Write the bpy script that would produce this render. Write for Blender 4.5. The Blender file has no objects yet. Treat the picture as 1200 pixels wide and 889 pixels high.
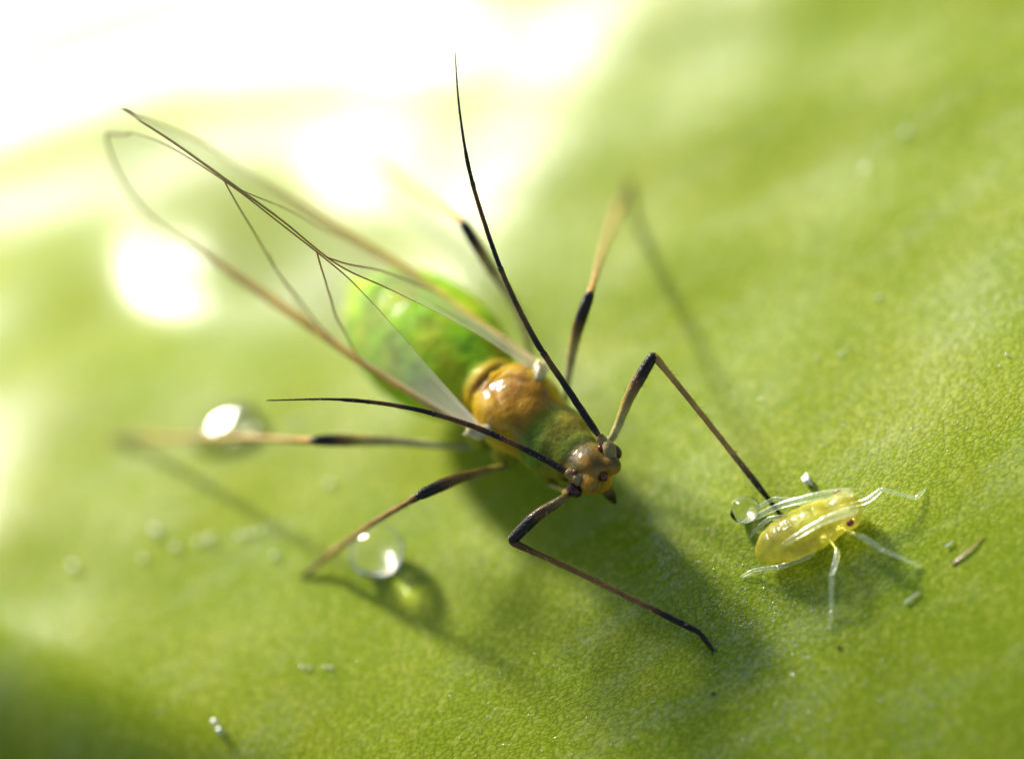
import bpy, math, random
import numpy as np
from mathutils import Vector, Matrix, noise as mnoise

# ---------------------------------------------------------------- scene units: 1 Blender unit = 1 mm
scene = bpy.context.scene
scene.unit_settings.system = 'METRIC'
scene.unit_settings.scale_length = 0.001
COL = scene.collection
random.seed(4)
rng = np.random.default_rng(4)
RAD = math.radians

# ---------------------------------------------------------------- camera
ELEV = RAD(50); ROLL = RAD(30); DIST = 60.0; LENS = 360.0
P0 = Vector((0, 0, 1.066))
XW = Vector((1, 0, 0))
VW = Vector((0, math.sin(ELEV), math.cos(ELEV)))
DW = Vector((0, math.cos(ELEV), -math.sin(ELEV)))
RW = XW * math.cos(ROLL) - VW * math.sin(ROLL)
UW = XW * math.sin(ROLL) + VW * math.cos(ROLL)
CAM = P0 - DW * DIST
cd = bpy.data.cameras.new('camera')
cam = bpy.data.objects.new('camera', cd)
COL.objects.link(cam)
M = Matrix.Identity(4)
for i in range(3):
    M[i][0] = RW[i]; M[i][1] = UW[i]; M[i][2] = -DW[i]; M[i][3] = CAM[i]
cam.matrix_world = M
cd.lens = LENS; cd.sensor_width = 36; cd.clip_start = 0.5; cd.clip_end = 1000
cd.dof.use_dof = True
cd.dof.focus_distance = DIST + 0.0
APERTURE_D = DIST / 12.5
cd.dof.aperture_fstop = (LENS * 1e-3) / APERTURE_D
scene.camera = cam

# ---------------------------------------------------------------- sky, sun, exposure
SUN_AZ = RAD(10)          # towards -x from +y (behind the insect)
SUN_EL = RAD(30)
sdir = Vector((-math.sin(SUN_AZ) * math.cos(SUN_EL), math.cos(SUN_AZ) * math.cos(SUN_EL), math.sin(SUN_EL)))
world = bpy.data.worlds.new('World'); scene.world = world
world.use_nodes = True
wn = world.node_tree; wn.nodes.clear()
sky = wn.nodes.new('ShaderNodeTexSky'); sky.sky_type = 'NISHITA'; sky.sun_disc = False
sky.sun_elevation = SUN_EL
sky.sun_rotation = -SUN_AZ
sky.altitude = 100; sky.air_density = 1.0; sky.dust_density = 1.5; sky.ozone_density = 1.0
bg = wn.nodes.new('ShaderNodeBackground'); bg.inputs['Strength'].default_value = 0.085
wo = wn.nodes.new('ShaderNodeOutputWorld')
wn.links.new(sky.outputs[0], bg.inputs[0]); wn.links.new(bg.outputs[0], wo.inputs[0])
sl = bpy.data.lights.new('sun', 'SUN'); sl.energy = 4.2; sl.angle = RAD(8.0); sl.color = (1.0, 0.95, 0.86)
so = bpy.data.objects.new('sun', sl); COL.objects.link(so)
so.rotation_euler = sdir.to_track_quat('Z', 'Y').to_euler()
so.location = sdir * 40
sl.cycles.is_caustics_light = True
vs = scene.view_settings
vs.view_transform = 'Standard'; vs.look = 'None'; vs.gamma = 1.0; vs.use_curve_mapping = False
vs.exposure = 0.95
scene.render.engine = 'CYCLES'
cy = scene.cycles
cy.use_denoising = True
cy.max_bounces = 8; cy.diffuse_bounces = 3; cy.transparent_max_bounces = 16; cy.transmission_bounces = 8; cy.glossy_bounces = 3
cy.sample_clamp_indirect = 4.0
cy.blur_glossy = 0.5

# ---------------------------------------------------------------- photo pixel -> place
def ray(px, py):
    k = 36.0 / LENS / 1200.0
    return DW + RW * ((px - 600) * k) - UW * ((py - 444.5) * k)
def atd(px, py, d=0.0):
    """point on the pixel's ray, d mm behind the plane of sharp focus"""
    return CAM + ray(px, py) * (DIST + d)
def at(px, py, z=0.0):
    r = ray(px, py)
    return CAM + r * ((z - CAM.z) / r.z)

def leaf_h(x, y):
    # broad shoulder on one side of the blade
    sy = np.where(y < 2.7, 2.6, 2.0)
    h = 0.40 * np.exp(-((x + 3.5) / 1.9) ** 2 - ((y - 2.7) / sy) ** 2)
    # the far end bends away from the viewer, the near end bends down
    w = np.maximum(-0.42 * x + 0.907 * y - 0.5526, 0)
    h = h - 0.2049 * (w - 1.3181 * np.arctan(w / 1.3181))
    yb = np.maximum(-0.4 - y - 0.25 * np.clip(x, -2.2, 3), 0); h = h - 0.082 * yb ** 2 / (1 + 0.03 * yb)
    # rolled-down margin
    g = np.maximum(-(0.85 * (x + 2.25) + 0.53 * (y + 0.5)), 0)
    h = h - 3.2 * g ** 3 / (g ** 2 + 1.2 * g + 0.8)
    xr = np.maximum(x - 3.5, 0); h = h - 0.02 * xr ** 2
    # soft swells across the blade and a shallow dent
    c, s = math.cos(RAD(36)), math.sin(RAD(36))
    a = c * x - s * y; b = s * x + c * y
    q = 0.5 + 0.5 * np.tanh((y - 0.4) / 0.6)
    h = h + q * 0.0096 * np.sin(5.928 * b + 1.0365 * np.sin(1.3 * a + 2.2198) + 4.6953)
    h = h + (0.264 * (x + 1.5) + 0.03 * (y - 3.2)) * np.exp(-((x + 1.5) / 0.5) ** 2 - ((y - 3.2) / 0.5) ** 2)
    u = c * (x - 0.3) - s * (y - 2.75); v = s * (x - 0.3) + c * (y - 2.75)
    h = h + (-0.0425 * (x - 0.3) - 0.03 * (y - 2.75)) * np.exp(-(u / 0.8) ** 2 - (v / 0.3) ** 2)
    a = 0.883 * x - 0.469 * y; b = 0.469 * x + 0.883 * y
    h = h + 0.006 * np.sin(2.3 * a + 1.2 * b) + 0.004 * np.sin(5.2 * a - 2.1 * b + 2)
    return h
def leaf_pt(px, py, lift=0.0):
    z = 0.0
    for _ in range(30):
        p = at(px, py, z)
        z = 0.5 * z + 0.5 * (float(leaf_h(p.x, p.y)) + lift)
    return at(px, py, z)
def on_leaf(p, lift=0.0):
    return Vector((p.x, p.y, float(leaf_h(p.x, p.y)) + lift))

# ---------------------------------------------------------------- materials
def nm(name):
    m = bpy.data.materials.new(name); m.use_nodes = True
    nt = m.node_tree; nt.nodes.clear()
    out = nt.nodes.new('ShaderNodeOutputMaterial')
    return m, nt, out
class NT:
    def __init__(s, nt): s.nt = nt
    def n(s, t, **kw):
        nd = s.nt.nodes.new(t)
        for k, v in kw.items():
            if k.startswith('i_'):
                key = k[2:]
                nd.inputs[int(key) if key.isdigit() else key.replace('_', ' ')].default_value = v
            else: setattr(nd, k, v)
        return nd
    def l(s, a, b): s.nt.links.new(a, b)
    def math(s, op, a, b=None, c=None, clamp=False):
        nd = s.nt.nodes.new('ShaderNodeMath'); nd.operation = op; nd.use_clamp = clamp
        for i, v in enumerate((a, b, c)):
            if v is None: continue
            if isinstance(v, (int, float)): nd.inputs[i].default_value = v
            else: s.l(v, nd.inputs[i])
        return nd.outputs[0]
    def mix(s, f, a, b, blend='MIX'):
        nd = s.nt.nodes.new('ShaderNodeMix'); nd.data_type = 'RGBA'; nd.blend_type = blend
        for sock, v in ((nd.inputs[0], f), (nd.inputs[6], a), (nd.inputs[7], b)):
            if isinstance(v, (int, float)): sock.default_value = v
            elif isinstance(v, tuple): sock.default_value = (*v[:3], 1)
            else: s.l(v, sock)
        return nd.outputs[2]
    def ramp(s, f, stops):
        nd = s.nt.nodes.new('ShaderNodeValToRGB')
        e = nd.color_ramp.elements
        while len(e) < len(stops): e.new(0.5)
        for el, (p, c) in zip(e, stops):
            el.position = p; el.color = (*c, 1) if len(c) == 3 else c
        s.l(f, nd.inputs[0]); return nd.outputs[0]
    def maprange(s, v, a, b, c, d):
        nd = s.nt.nodes.new('ShaderNodeMapRange')
        s.l(v, nd.inputs[0])
        for i, q in enumerate((a, b, c, d)): nd.inputs[i + 1].default_value = q
        return nd.outputs[0]

def mat_leaf():
    m, nt, out = nm('leaf_blade'); k = NT(nt)
    tc = k.n('ShaderNodeTexCoord'); P = tc.outputs['Object']
    # cells of the epidermis
    warp = k.n('ShaderNodeTexNoise', noise_dimensions='2D', i_Scale=9.0, i_Detail=2.0); k.l(P, warp.inputs['Vector'])
    wv = k.n('ShaderNodeVectorMath', operation='MULTIPLY_ADD'); k.l(warp.outputs['Color'], wv.inputs[0])
    wv.inputs[1].default_value = (0.05, 0.05, 0.0); k.l(P, wv.inputs[2])
    mp = k.n('ShaderNodeMapping'); mp.inputs['Rotation'].default_value = (0, 0, RAD(20)); mp.inputs['Scale'].default_value = (0.8, 1.25, 1)
    k.l(wv.outputs[0], mp.inputs[0])
    vor = k.n('ShaderNodeTexVoronoi', voronoi_dimensions='2D', feature='SMOOTH_F1', i_Scale=46.0); vor.inputs['Smoothness'].default_value = 0.25
    k.l(mp.outputs[0], vor.inputs['Vector'])
    vcell = k.n('ShaderNodeTexVoronoi', voronoi_dimensions='2D', feature='F1', i_Scale=46.0); k.l(mp.outputs[0], vcell.inputs['Vector'])
    fine = k.n('ShaderNodeTexNoise', noise_dimensions='2D', i_Scale=75.0, i_Detail=3.0); k.l(P, fine.inputs['Vector'])
    mid = k.n('ShaderNodeTexNoise', noise_dimensions='2D', i_Scale=2.6, i_Detail=4.0, i_Roughness=0.6); k.l(P, mid.inputs['Vector'])
    big = k.n('ShaderNodeTexNoise', noise_dimensions='2D', i_Scale=0.55, i_Detail=2.0); k.l(P, big.inputs['Vector'])
    base = k.ramp(mid.outputs[0], [(0.3, (0.180, 0.258, 0.007)), (0.5, (0.198, 0.270, 0.009)), (0.72, (0.218, 0.282, 0.011))])
    yel = k.maprange(big.outputs[0], 0.42, 0.68, 0.0, 0.25)
    base = k.mix(yel, base, (0.29, 0.30, 0.010))
    # lighter dots: air-filled cells
    dot = k.maprange(vor.outputs['Distance'], 0.05, 0.6, 1.28, 0.78)
    comb = k.n('ShaderNodeCombineColor'); 
    for i in range(3): k.l(dot, comb.inputs[i])
    base = k.mix(1.0, base, comb.outputs[0], 'MULTIPLY')
    cellv = k.n('ShaderNodeSeparateColor'); k.l(vcell.outputs['Color'], cellv.inputs[0])
    pick = k.maprange(cellv.outputs[0], 0.72, 0.98, 0.0, 0.55)
    base = k.mix(pick, base, (0.40, 0.43, 0.06))
    # wax bloom in scuffed streaks
    mp2 = k.n('ShaderNodeMapping'); mp2.inputs['Rotation'].default_value = (0, 0, RAD(68)); mp2.inputs['Scale'].default_value = (0.55, 2.2, 1)
    k.l(P, mp2.inputs[0])
    wx = k.n('ShaderNodeTexNoise', noise_dimensions='2D', i_Scale=1.5, i_Detail=5.0, i_Roughness=0.62); k.l(mp2.outputs[0], wx.inputs['Vector'])
    wxf = k.n('ShaderNodeTexNoise', noise_dimensions='2D', i_Scale=30.0, i_Detail=3.0, i_Roughness=0.7); k.l(mp2.outputs[0], wxf.inputs['Vector'])
    wm = k.math('MULTIPLY', k.maprange(wx.outputs[0], 0.5, 0.68, 0.0, 1.0), k.maprange(wxf.outputs[0], 0.42, 0.7, 0.0, 1.0))
    base = k.mix(k.math('MULTIPLY', wm, 0.28), base, (0.5, 0.55, 0.38))
    # relief
    hgt = k.math('MULTIPLY', vor.outputs['Distance'], -1.0)
    hgt = k.math('MULTIPLY_ADD', fine.outputs[0], 0.35, hgt)
    bmp = k.n('ShaderNodeBump'); bmp.inputs['Strength'].default_value = 0.17; bmp.inputs['Distance'].default_value = 0.008
    k.l(hgt, bmp.inputs['Height'])
    bs = k.n('ShaderNodeBsdfPrincipled')
    k.l(base, bs.inputs['Base Color']); k.l(bmp.outputs[0], bs.inputs['Normal'])
    rough = k.maprange(cellv.outputs[1], 0.0, 1.0, 0.18, 0.34)
    k.l(rough, bs.inputs['Roughness'])
    bs.inputs['IOR'].default_value = 1.45
    bs.inputs['Specular IOR Level'].default_value = 0.22
    k.l(bs.outputs[0], out.inputs[0])
    return m

def mat_body(name, sss=0.55, rough=0.22, coat=0.6, bump=0.25, bscale=22.0, trans=0.0, sss_scale=0.12, see=None, spec=0.5, cbump=None):
    m, nt, out = nm(name); k = NT(nt)
    at_ = k.n('ShaderNodeAttribute', attribute_name='pigment')
    tc = k.n('ShaderNodeTexCoord'); P = tc.outputs['Object']
    ns = k.n('ShaderNodeTexNoise', i_Scale=9.0, i_Detail=4.0, i_Roughness=0.6); k.l(P, ns.inputs['Vector'])
    v = k.maprange(ns.outputs[0], 0.3, 0.7, 0.62, 1.3)
    comb = k.n('ShaderNodeCombineColor')
    for i in range(3): k.l(v, comb.inputs[i])
    colr = k.mix(1.0, at_.outputs['Color'], comb.outputs[0], 'MULTIPLY')
    f = k.n('ShaderNodeTexNoise', i_Scale=bscale, i_Detail=3.0); k.l(P, f.inputs['Vector'])
    bmp = k.n('ShaderNodeBump'); bmp.inputs['Strength'].default_value = bump; bmp.inputs['Distance'].default_value = 0.015
    k.l(f.outputs[0], bmp.inputs['Height'])
    bs = k.n('ShaderNodeBsdfPrincipled')
    k.l(colr, bs.inputs['Base Color']); k.l(bmp.outputs[0], bs.inputs['Normal'])
    bs.inputs['Roughness'].default_value = rough
    k.l(k.math('MULTIPLY', at_.outputs['Alpha'], coat), bs.inputs['Coat Weight']); bs.inputs['Coat Roughness'].default_value = 0.07
    bs.inputs['Subsurface Weight'].default_value = sss
    bs.inputs['Subsurface Radius'].default_value = (1.0, 0.8, 0.25); bs.inputs['Subsurface Scale'].default_value = sss_scale
    bs.inputs['Specular IOR Level'].default_value = spec
    if cbump:
        f2 = k.n('ShaderNodeTexNoise', i_Scale=cbump, i_Detail=1.5); k.l(P, f2.inputs['Vector'])
        b2 = k.n('ShaderNodeBump'); b2.inputs['Strength'].default_value = 0.55; b2.inputs['Distance'].default_value = 0.02
        k.l(f2.outputs[0], b2.inputs['Height']); k.l(b2.outputs[0], bs.inputs['Coat Normal'])
    if trans:
        bs.inputs['Transmission Weight'].default_value = trans
        bs.inputs['IOR'].default_value = 1.38
    if see:
        tr = k.n('ShaderNodeBsdfTransparent'); tr.inputs[0].default_value = (*see[1], 1)
        mx = k.n('ShaderNodeMixShader', i_0=see[0]); k.l(bs.outputs[0], mx.inputs[1]); k.l(tr.outputs[0], mx.inputs[2])
        k.l(mx.outputs[0], out.inputs[0])
    else:
        k.l(bs.outputs[0], out.inputs[0])
    return m

def mat_plain(name, col, rough=0.4, coat=0.0, sss=0.0, trans=0.0, ior=1.45):
    m, nt, out = nm(name); k = NT(nt)
    tc = k.n('ShaderNodeTexCoord')
    ns = k.n('ShaderNodeTexNoise', i_Scale=30.0, i_Detail=3.0); k.l(tc.outputs['Object'], ns.inputs['Vector'])
    c = k.mix(ns.outputs[0], tuple(q * 0.7 for q in col), tuple(min(1, q * 1.25) for q in col))
    bs = k.n('ShaderNodeBsdfPrincipled'); k.l(c, bs.inputs['Base Color'])
    bs.inputs['Roughness'].default_value = rough; bs.inputs['Coat Weight'].default_value = coat
    bs.inputs['Transmission Weight'].default_value = trans; bs.inputs['IOR'].default_value = ior
    bs.inputs['Subsurface Weight'].default_value = sss; bs.inputs['Subsurface Scale'].default_value = 0.05
    k.l(bs.outputs[0], out.inputs[0])
    return m

def mat_water(name='clear_water', rough=0.0):
    m, nt, out = nm(name); k = NT(nt)
    g = k.n('ShaderNodeBsdfGlass', i_Roughness=rough, i_IOR=1.42); g.inputs['Color'].default_value = (1, 1, 1, 1)
    k.l(g.outputs[0], out.inputs[0]); return m

def mat_dew():
    m, nt, out = nm('dew_water'); k = NT(nt)
    tr = k.n('ShaderNodeBsdfTransparent'); tr.inputs[0].default_value = (0.98, 0.99, 0.99, 1)
    gl = k.n('ShaderNodeBsdfGlossy', i_Roughness=0.3); gl.inputs[0].default_value = (1, 1, 1, 1)
    mx = k.n('ShaderNodeMixShader', i_0=0.3); k.l(tr.outputs[0], mx.inputs[1]); k.l(gl.outputs[0], mx.inputs[2])
    k.l(mx.outputs[0], out.inputs[0]); return m
def mat_clear_cuticle():
    m, nt, out = nm('clear_cuticle'); k = NT(nt)
    tc = k.n('ShaderNodeTexCoord')
    f = k.n('ShaderNodeTexNoise', i_Scale=45.0, i_Detail=2.0); k.l(tc.outputs['Object'], f.inputs['Vector'])
    bmp = k.n('ShaderNodeBump'); bmp.inputs['Strength'].default_value = 0.35; bmp.inputs['Distance'].default_value = 0.01
    k.l(f.outputs[0], bmp.inputs['Height'])
    tr = k.n('ShaderNodeBsdfTransparent'); tr.inputs[0].default_value = (0.95, 0.98, 0.90, 1)
    gl = k.n('ShaderNodeBsdfGlossy', i_Roughness=0.22); gl.inputs[0].default_value = (1, 1, 1, 1); k.l(bmp.outputs[0], gl.inputs['Normal'])
    df = k.n('ShaderNodeBsdfTranslucent'); df.inputs[0].default_value = (0.85, 0.92, 0.75, 1)
    lw = k.n('ShaderNodeLayerWeight', i_Blend=0.35); k.l(bmp.outputs[0], lw.inputs['Normal'])
    m0 = k.n('ShaderNodeMixShader', i_0=0.15); k.l(tr.outputs[0], m0.inputs[1]); k.l(df.outputs[0], m0.inputs[2])
    fac = k.math('MULTIPLY_ADD', lw.outputs['Facing'], 0.36, 0.06, clamp=True)
    mx = k.n('ShaderNodeMixShader'); k.l(fac, mx.inputs[0]); k.l(m0.outputs[0], mx.inputs[1]); k.l(gl.outputs[0], mx.inputs[2])
    k.l(mx.outputs[0], out.inputs[0]); return m

def mat_wing():
    m, nt, out = nm('wing_membrane'); k = NT(nt)
    at_ = k.n('ShaderNodeAttribute', attribute_name='milk')
    tc = k.n('ShaderNodeTexCoord')
    f = k.n('ShaderNodeTexNoise', i_Scale=26.0, i_Detail=3.0); k.l(tc.outputs['Object'], f.inputs['Vector'])
    bmp = k.n('ShaderNodeBump'); bmp.inputs['Strength'].default_value = 0.3; bmp.inputs['Distance'].default_value = 0.006
    k.l(f.outputs[0], bmp.inputs['Height'])
    tr = k.n('ShaderNodeBsdfTransparent'); tr.inputs[0].default_value = (0.955, 0.95, 0.935, 1)
    gl = k.n('ShaderNodeBsdfGlossy', i_Roughness=0.16); gl.inputs[0].default_value = (1, 0.99, 0.96, 1)
    k.l(bmp.outputs[0], gl.inputs['Normal'])
    lw = k.n('ShaderNodeFresnel', i_IOR=1.35); k.l(bmp.outputs[0], lw.inputs['Normal'])
    fac = k.math('MULTIPLY', lw.outputs[0], 0.5, clamp=True)
    m1 = k.n('ShaderNodeMixShader'); k.l(fac, m1.inputs[0]); k.l(tr.outputs[0], m1.inputs[1]); k.l(gl.outputs[0], m1.inputs[2])
    df = k.n('ShaderNodeBsdfDiffuse'); df.inputs[0].default_value = (0.8, 0.8, 0.72, 1)
    tl = k.n('ShaderNodeBsdfTranslucent'); tl.inputs[0].default_value = (0.85, 0.84, 0.76, 1)
    m2 = k.n('ShaderNodeMixShader', i_0=0.6); k.l(df.outputs[0], m2.inputs[1]); k.l(tl.outputs[0], m2.inputs[2])
    m3 = k.n('ShaderNodeMixShader'); k.l(at_.outputs['Fac'], m3.inputs[0]); k.l(m1.outputs[0], m3.inputs[1]); k.l(m2.outputs[0], m3.inputs[2])
    k.l(m3.outputs[0], out.inputs[0]); return m

MAT = dict(
    leaf=mat_leaf(),
    body=mat_body('aphid_cuticle', sss=0.85, coat=0.5, rough=0.5, bump=0.75, bscale=26.0, sss_scale=0.16, spec=0.15, cbump=11.0),
    limb=mat_body('limb_cuticle', sss=0.4, rough=0.36, coat=0.12, bump=0.5, bscale=60.0, sss_scale=0.04, spec=0.22),
    vein=mat_body('wing_vein', sss=0.5, rough=0.4, coat=0.0, bump=0.2, bscale=40.0, sss_scale=0.02, spec=0.2, see=(0.35, (1.0, 0.82, 0.6))),
    nymph=mat_body('nymph_cuticle', sss=0.8, rough=0.4, coat=0.4, bump=0.4, bscale=24.0, sss_scale=0.12, see=(0.56, (0.97, 0.92, 0.45)), cbump=16.0, spec=0.3),
    hinge=mat_body('wing_hinge', sss=0.6, rough=0.3, coat=0.5, bump=0.5, bscale=24.0),
    clear=mat_clear_cuticle(),
    wing=mat_wing(),
    eye=mat_plain('eye_maroon', (0.05, 0.006, 0.007), 0.35, 0.15),
    nymph_eye=mat_plain('eye_red_brown', (0.26, 0.03, 0.01), 0.3, 0.4),
    ocellus=mat_plain('ocellus_red', (0.10, 0.02, 0.006), 0.2, 0.3),
    dark=mat_plain('dark_horn', (0.012, 0.010, 0.008), 0.35, 0.2),
    bristle=mat_plain('bristle_gold', (0.5, 0.36, 0.12), 0.3, 0.3),
    water=mat_water(), film=mat_water('water_film', 0.04), dew=mat_dew(),
    wax=mat_plain('white_wax', (0.8, 0.82, 0.8), 0.2, 0.5),
    hair=mat_plain('red_brown_hair', (0.42, 0.17, 0.05), 0.25, 0.6),
    speck=mat_plain('black_speck', (0.012, 0.012, 0.01), 0.6),
)

# ---------------------------------------------------------------- mesh helpers
def mesh_obj(name, verts, faces, mat, parent=None, smooth=True, colors=None, milk=None):
    me = bpy.data.meshes.new(name)
    me.from_pydata([tuple(map(float, v)) for v in verts], [], [tuple(map(int, f)) for f in faces])
    me.materials.append(mat)
    if smooth: me.polygons.foreach_set('use_smooth', [True] * len(me.polygons))
    if colors is not None:
        ca = me.color_attributes.new('pigment', 'FLOAT_COLOR', 'POINT')
        c4 = np.ones((len(verts), 4), np.float32); cc_ = np.asarray(colors); c4[:, :cc_.shape[1]] = cc_
        ca.data.foreach_set('color', c4.ravel())
    if milk is not None:
        fa = me.attributes.new('milk', 'FLOAT', 'POINT'); fa.data.foreach_set('value', np.asarray(milk, np.float32))
    me.update()
    o = bpy.data.objects.new(name, me); COL.objects.link(o)
    if parent is not None: put_under(o, parent)
    return o
def world_mat(o):
    m = o.matrix_basis.copy()
    while o.parent is not None:
        m = o.parent.matrix_basis @ o.matrix_parent_inverse @ m if False else o.parent.matrix_basis @ m
        o = o.parent
    return m
def put_under(o, parent):
    """parent and keep the mesh where it was modelled (world coordinates)"""
    inv = world_mat(parent).inverted()
    o.parent = parent
    if o.type == 'MESH': o.data.transform(inv)
    else: o.matrix_basis = inv @ o.matrix_basis
def centre_origin(o, c):
    """put the object's origin at c (top-level meshes modelled in world coordinates)"""
    o.data.transform(Matrix.Translation(-Vector(c))); o.location = Vector(c)
def empty(name, loc, parent=None):
    o = bpy.data.objects.new(name, None); o.empty_display_size = 0.2
    o.location = loc; COL.objects.link(o)
    if parent is not None:
        o.parent = parent; o.matrix_basis = world_mat(parent).inverted() @ Matrix.Translation(Vector(loc))
    return o
def tag(o, label=None, cat=None, group=None, kind=None):
    if label: o['label'] = label
    if cat: o['category'] = cat
    if group: o['group'] = group
    if kind: o['kind'] = kind
    return o

def spline(pts, n):
    """Catmull-Rom through pts (N,k) -> (n,k), evenly in chord length"""
    P = np.array([list(p) for p in pts], float)
    if len(P) == 2:
        t = np.linspace(0, 1, n)[:, None]; return P[0] * (1 - t) + P[1] * t
    ext = np.vstack([2 * P[0] - P[1], P, 2 * P[-1] - P[-2]])
    d = np.linalg.norm(np.diff(P[:, :3], axis=0), axis=1) + 1e-9
    cum = np.concatenate([[0], np.cumsum(d)])
    s = np.linspace(0, cum[-1], n)
    i = np.clip(np.searchsorted(cum, s, side='right') - 1, 0, len(P) - 2)
    t = ((s - cum[i]) / d[i])[:, None]
    p0, p1, p2, p3 = ext[i], ext[i + 1], ext[i + 2], ext[i + 3]
    return 0.5 * ((2 * p1) + (-p0 + p2) * t + (2 * p0 - 5 * p1 + 4 * p2 - p3) * t ** 2 + (-p0 + 3 * p1 - 3 * p2 + p3) * t ** 3)
def interp(stops, t):
    xs = [s[0] for s in stops]; ys = np.array([s[1] for s in stops], float)
    if ys.ndim == 1: return np.interp(t, xs, ys)
    return np.stack([np.interp(t, xs, ys[:, k]) for k in range(ys.shape[1])], -1)
def tube_data(pts, rstops, cstops=None, n=40, sides=10, wob=0.05, straight=False, flat=1.0):
    path = spline(pts, n)
    t = np.linspace(0, 1, n)
    R = interp(rstops, t)
    T = np.gradient(path, axis=0); T /= np.linalg.norm(T, axis=1)[:, None] + 1e-12
    ref = np.array([0.31, 0.2, 0.93])
    V, F, C = [], [], []
    cc = interp(cstops, t) if cstops is not None else None
    ph = random.random() * 50
    for i in range(n):
        a = np.cross(T[i], ref); a /= np.linalg.norm(a); b = np.cross(T[i], a)
        for k in range(sides):
            th = 2 * math.pi * k / sides
            rr = R[i] * (1 + wob * mnoise.noise((ph + i * 0.55, math.cos(th) * 0.9, math.sin(th) * 0.9)))
            V.append(path[i] + rr * (math.cos(th) * a + flat * math.sin(th) * b))
            if cc is not None: C.append(cc[i])
    for i in range(n - 1):
        for k in range(sides):
            k2 = (k + 1) % sides
            F.append((i * sides + k, i * sides + k2, (i + 1) * sides + k2, (i + 1) * sides + k))
    # rounded caps
    for end, i in ((-1, 0), (1, n - 1)):
        V.append(path[i] + T[i] * end * R[i] * 0.6); ci = len(V) - 1
        if cc is not None: C.append(cc[i])
        for k in range(sides):
            k2 = (k + 1) % sides
            F.append((i * sides + k2, i * sides + k, ci) if end < 0 else (i * sides + k, i * sides + k2, ci))
    return V, F, C, path, R
def tube(name, pts, rstops, mat, parent=None, cstops=None, **kw):
    V, F, C, path, R = tube_data(pts, rstops, cstops, **kw)
    o = mesh_obj(name, V, F, mat, parent, colors=C if cstops is not None else None)
    return o, path, R

def ico(name, c, r, mat, parent=None, axes=None, seg=24, rings=14, colors=None, lump=0.0):
    """rounded body with own axes"""
    A = axes or (Vector((1, 0, 0)), Vector((0, 1, 0)), Vector((0, 0, 1)))
    r = (r, r, r) if isinstance(r, (int, float)) else r
    V, F = [], []
    c = Vector(c); ph = random.random() * 99
    for i in range(1, rings):
        th = math.pi * i / rings
        for k in range(seg):
            f = 2 * math.pi * k / seg
            d = (math.sin(th) * math.cos(f), math.sin(th) * math.sin(f), math.cos(th))
            q = 1 + lump * mnoise.noise((ph + d[0] * 1.7, d[1] * 1.7, d[2] * 1.7))
            V.append(c + q * (A[0] * (r[0] * d[0]) + A[1] * (r[1] * d[1]) + A[2] * (r[2] * d[2])))
    V.append(c + A[2] * r[2]); V.append(c - A[2] * r[2])
    top, bot = len(V) - 2, len(V) - 1
    for i in range(rings - 2):
        for k in range(seg):
            k2 = (k + 1) % seg
            F.append((i * seg + k, (i + 1) * seg + k, (i + 1) * seg + k2, i * seg + k2))
    for k in range(seg):
        k2 = (k + 1) % seg
        F.append((top, k, k2)); F.append((bot, (rings - 2) * seg + k2, (rings - 2) * seg + k))
    cols = None if colors is None else np.tile(np.array(colors), (len(V), 1))
    return mesh_obj(name, V, F, mat, parent, colors=cols)

# implicit surfaces: smooth unions of ellipsoids, meshed with surface nets
def surface_nets(Fv, o, h):
    nx, ny, nz = Fv.shape
    S = Fv < 0
    acc = np.zeros((nx - 1, ny - 1, nz - 1, 3)); cnt = np.zeros((nx - 1, ny - 1, nz - 1))
    def sub(A, c): return A[c[0]:c[0] + nx - 1, c[1]:c[1] + ny - 1, c[2]:c[2] + nz - 1]
    for ax in range(3):
        oth = [q for q in range(3) if q != ax]
        for b0 in (0, 1):
            for b1 in (0, 1):
                a = [0, 0, 0]; a[oth[0]] = b0; a[oth[1]] = b1
                b = list(a); b[ax] = 1
                fa, fb = sub(Fv, a), sub(Fv, b)
                cr = sub(S, a) != sub(S, b)
                den = np.where(np.abs(fa - fb) < 1e-12, 1e-12, fa - fb)
                t = np.where(cr, fa / den, 0)
                for q in range(3):
                    acc[..., q] += np.where(cr, a[q] + (t if q == ax else 0), 0)
                cnt += cr
    act = cnt > 0
    idx = -np.ones(act.shape, int); idx[act] = np.arange(act.sum())
    ijk = np.argwhere(act)
    V = (ijk + acc[act] / cnt[act][:, None]) * h + np.array(o)
    faces = []
    for ax in range(3):
        u, v = (ax + 1) % 3, (ax + 2) % 3
        sl0 = [slice(None)] * 3; sl1 = [slice(None)] * 3
        sl0[ax] = slice(0, -1); sl1[ax] = slice(1, None)
        s0, s1 = S[tuple(sl0)], S[tuple(sl1)]
        E = np.argwhere(s0 != s1)
        sh = [nx, ny, nz]
        ok = (E[:, u] >= 1) & (E[:, v] >= 1) & (E[:, u] < sh[u] - 1) & (E[:, v] < sh[v] - 1)
        E = E[ok]; fl = s0[E[:, 0], E[:, 1], E[:, 2]]
        def cell(du, dv):
            c = E.copy(); c[:, u] -= du; c[:, v] -= dv
            return idx[c[:, 0], c[:, 1], c[:, 2]]
        q = np.stack([cell(1, 1), cell(0, 1), cell(0, 0), cell(1, 0)], 1)
        faces.append(np.where(fl[:, None], q, q[:, ::-1]))
    return V, np.vstack(faces)
def sd_ell(G, c, r, rot=None):
    p = G - np.array(c)
    if rot is not None: p = p @ rot
    r = np.array(r)
    k0 = np.linalg.norm(p / r, axis=-1); k1 = np.linalg.norm(p / (r * r), axis=-1) + 1e-9
    return k0 * (k0 - 1) / k1
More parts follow.
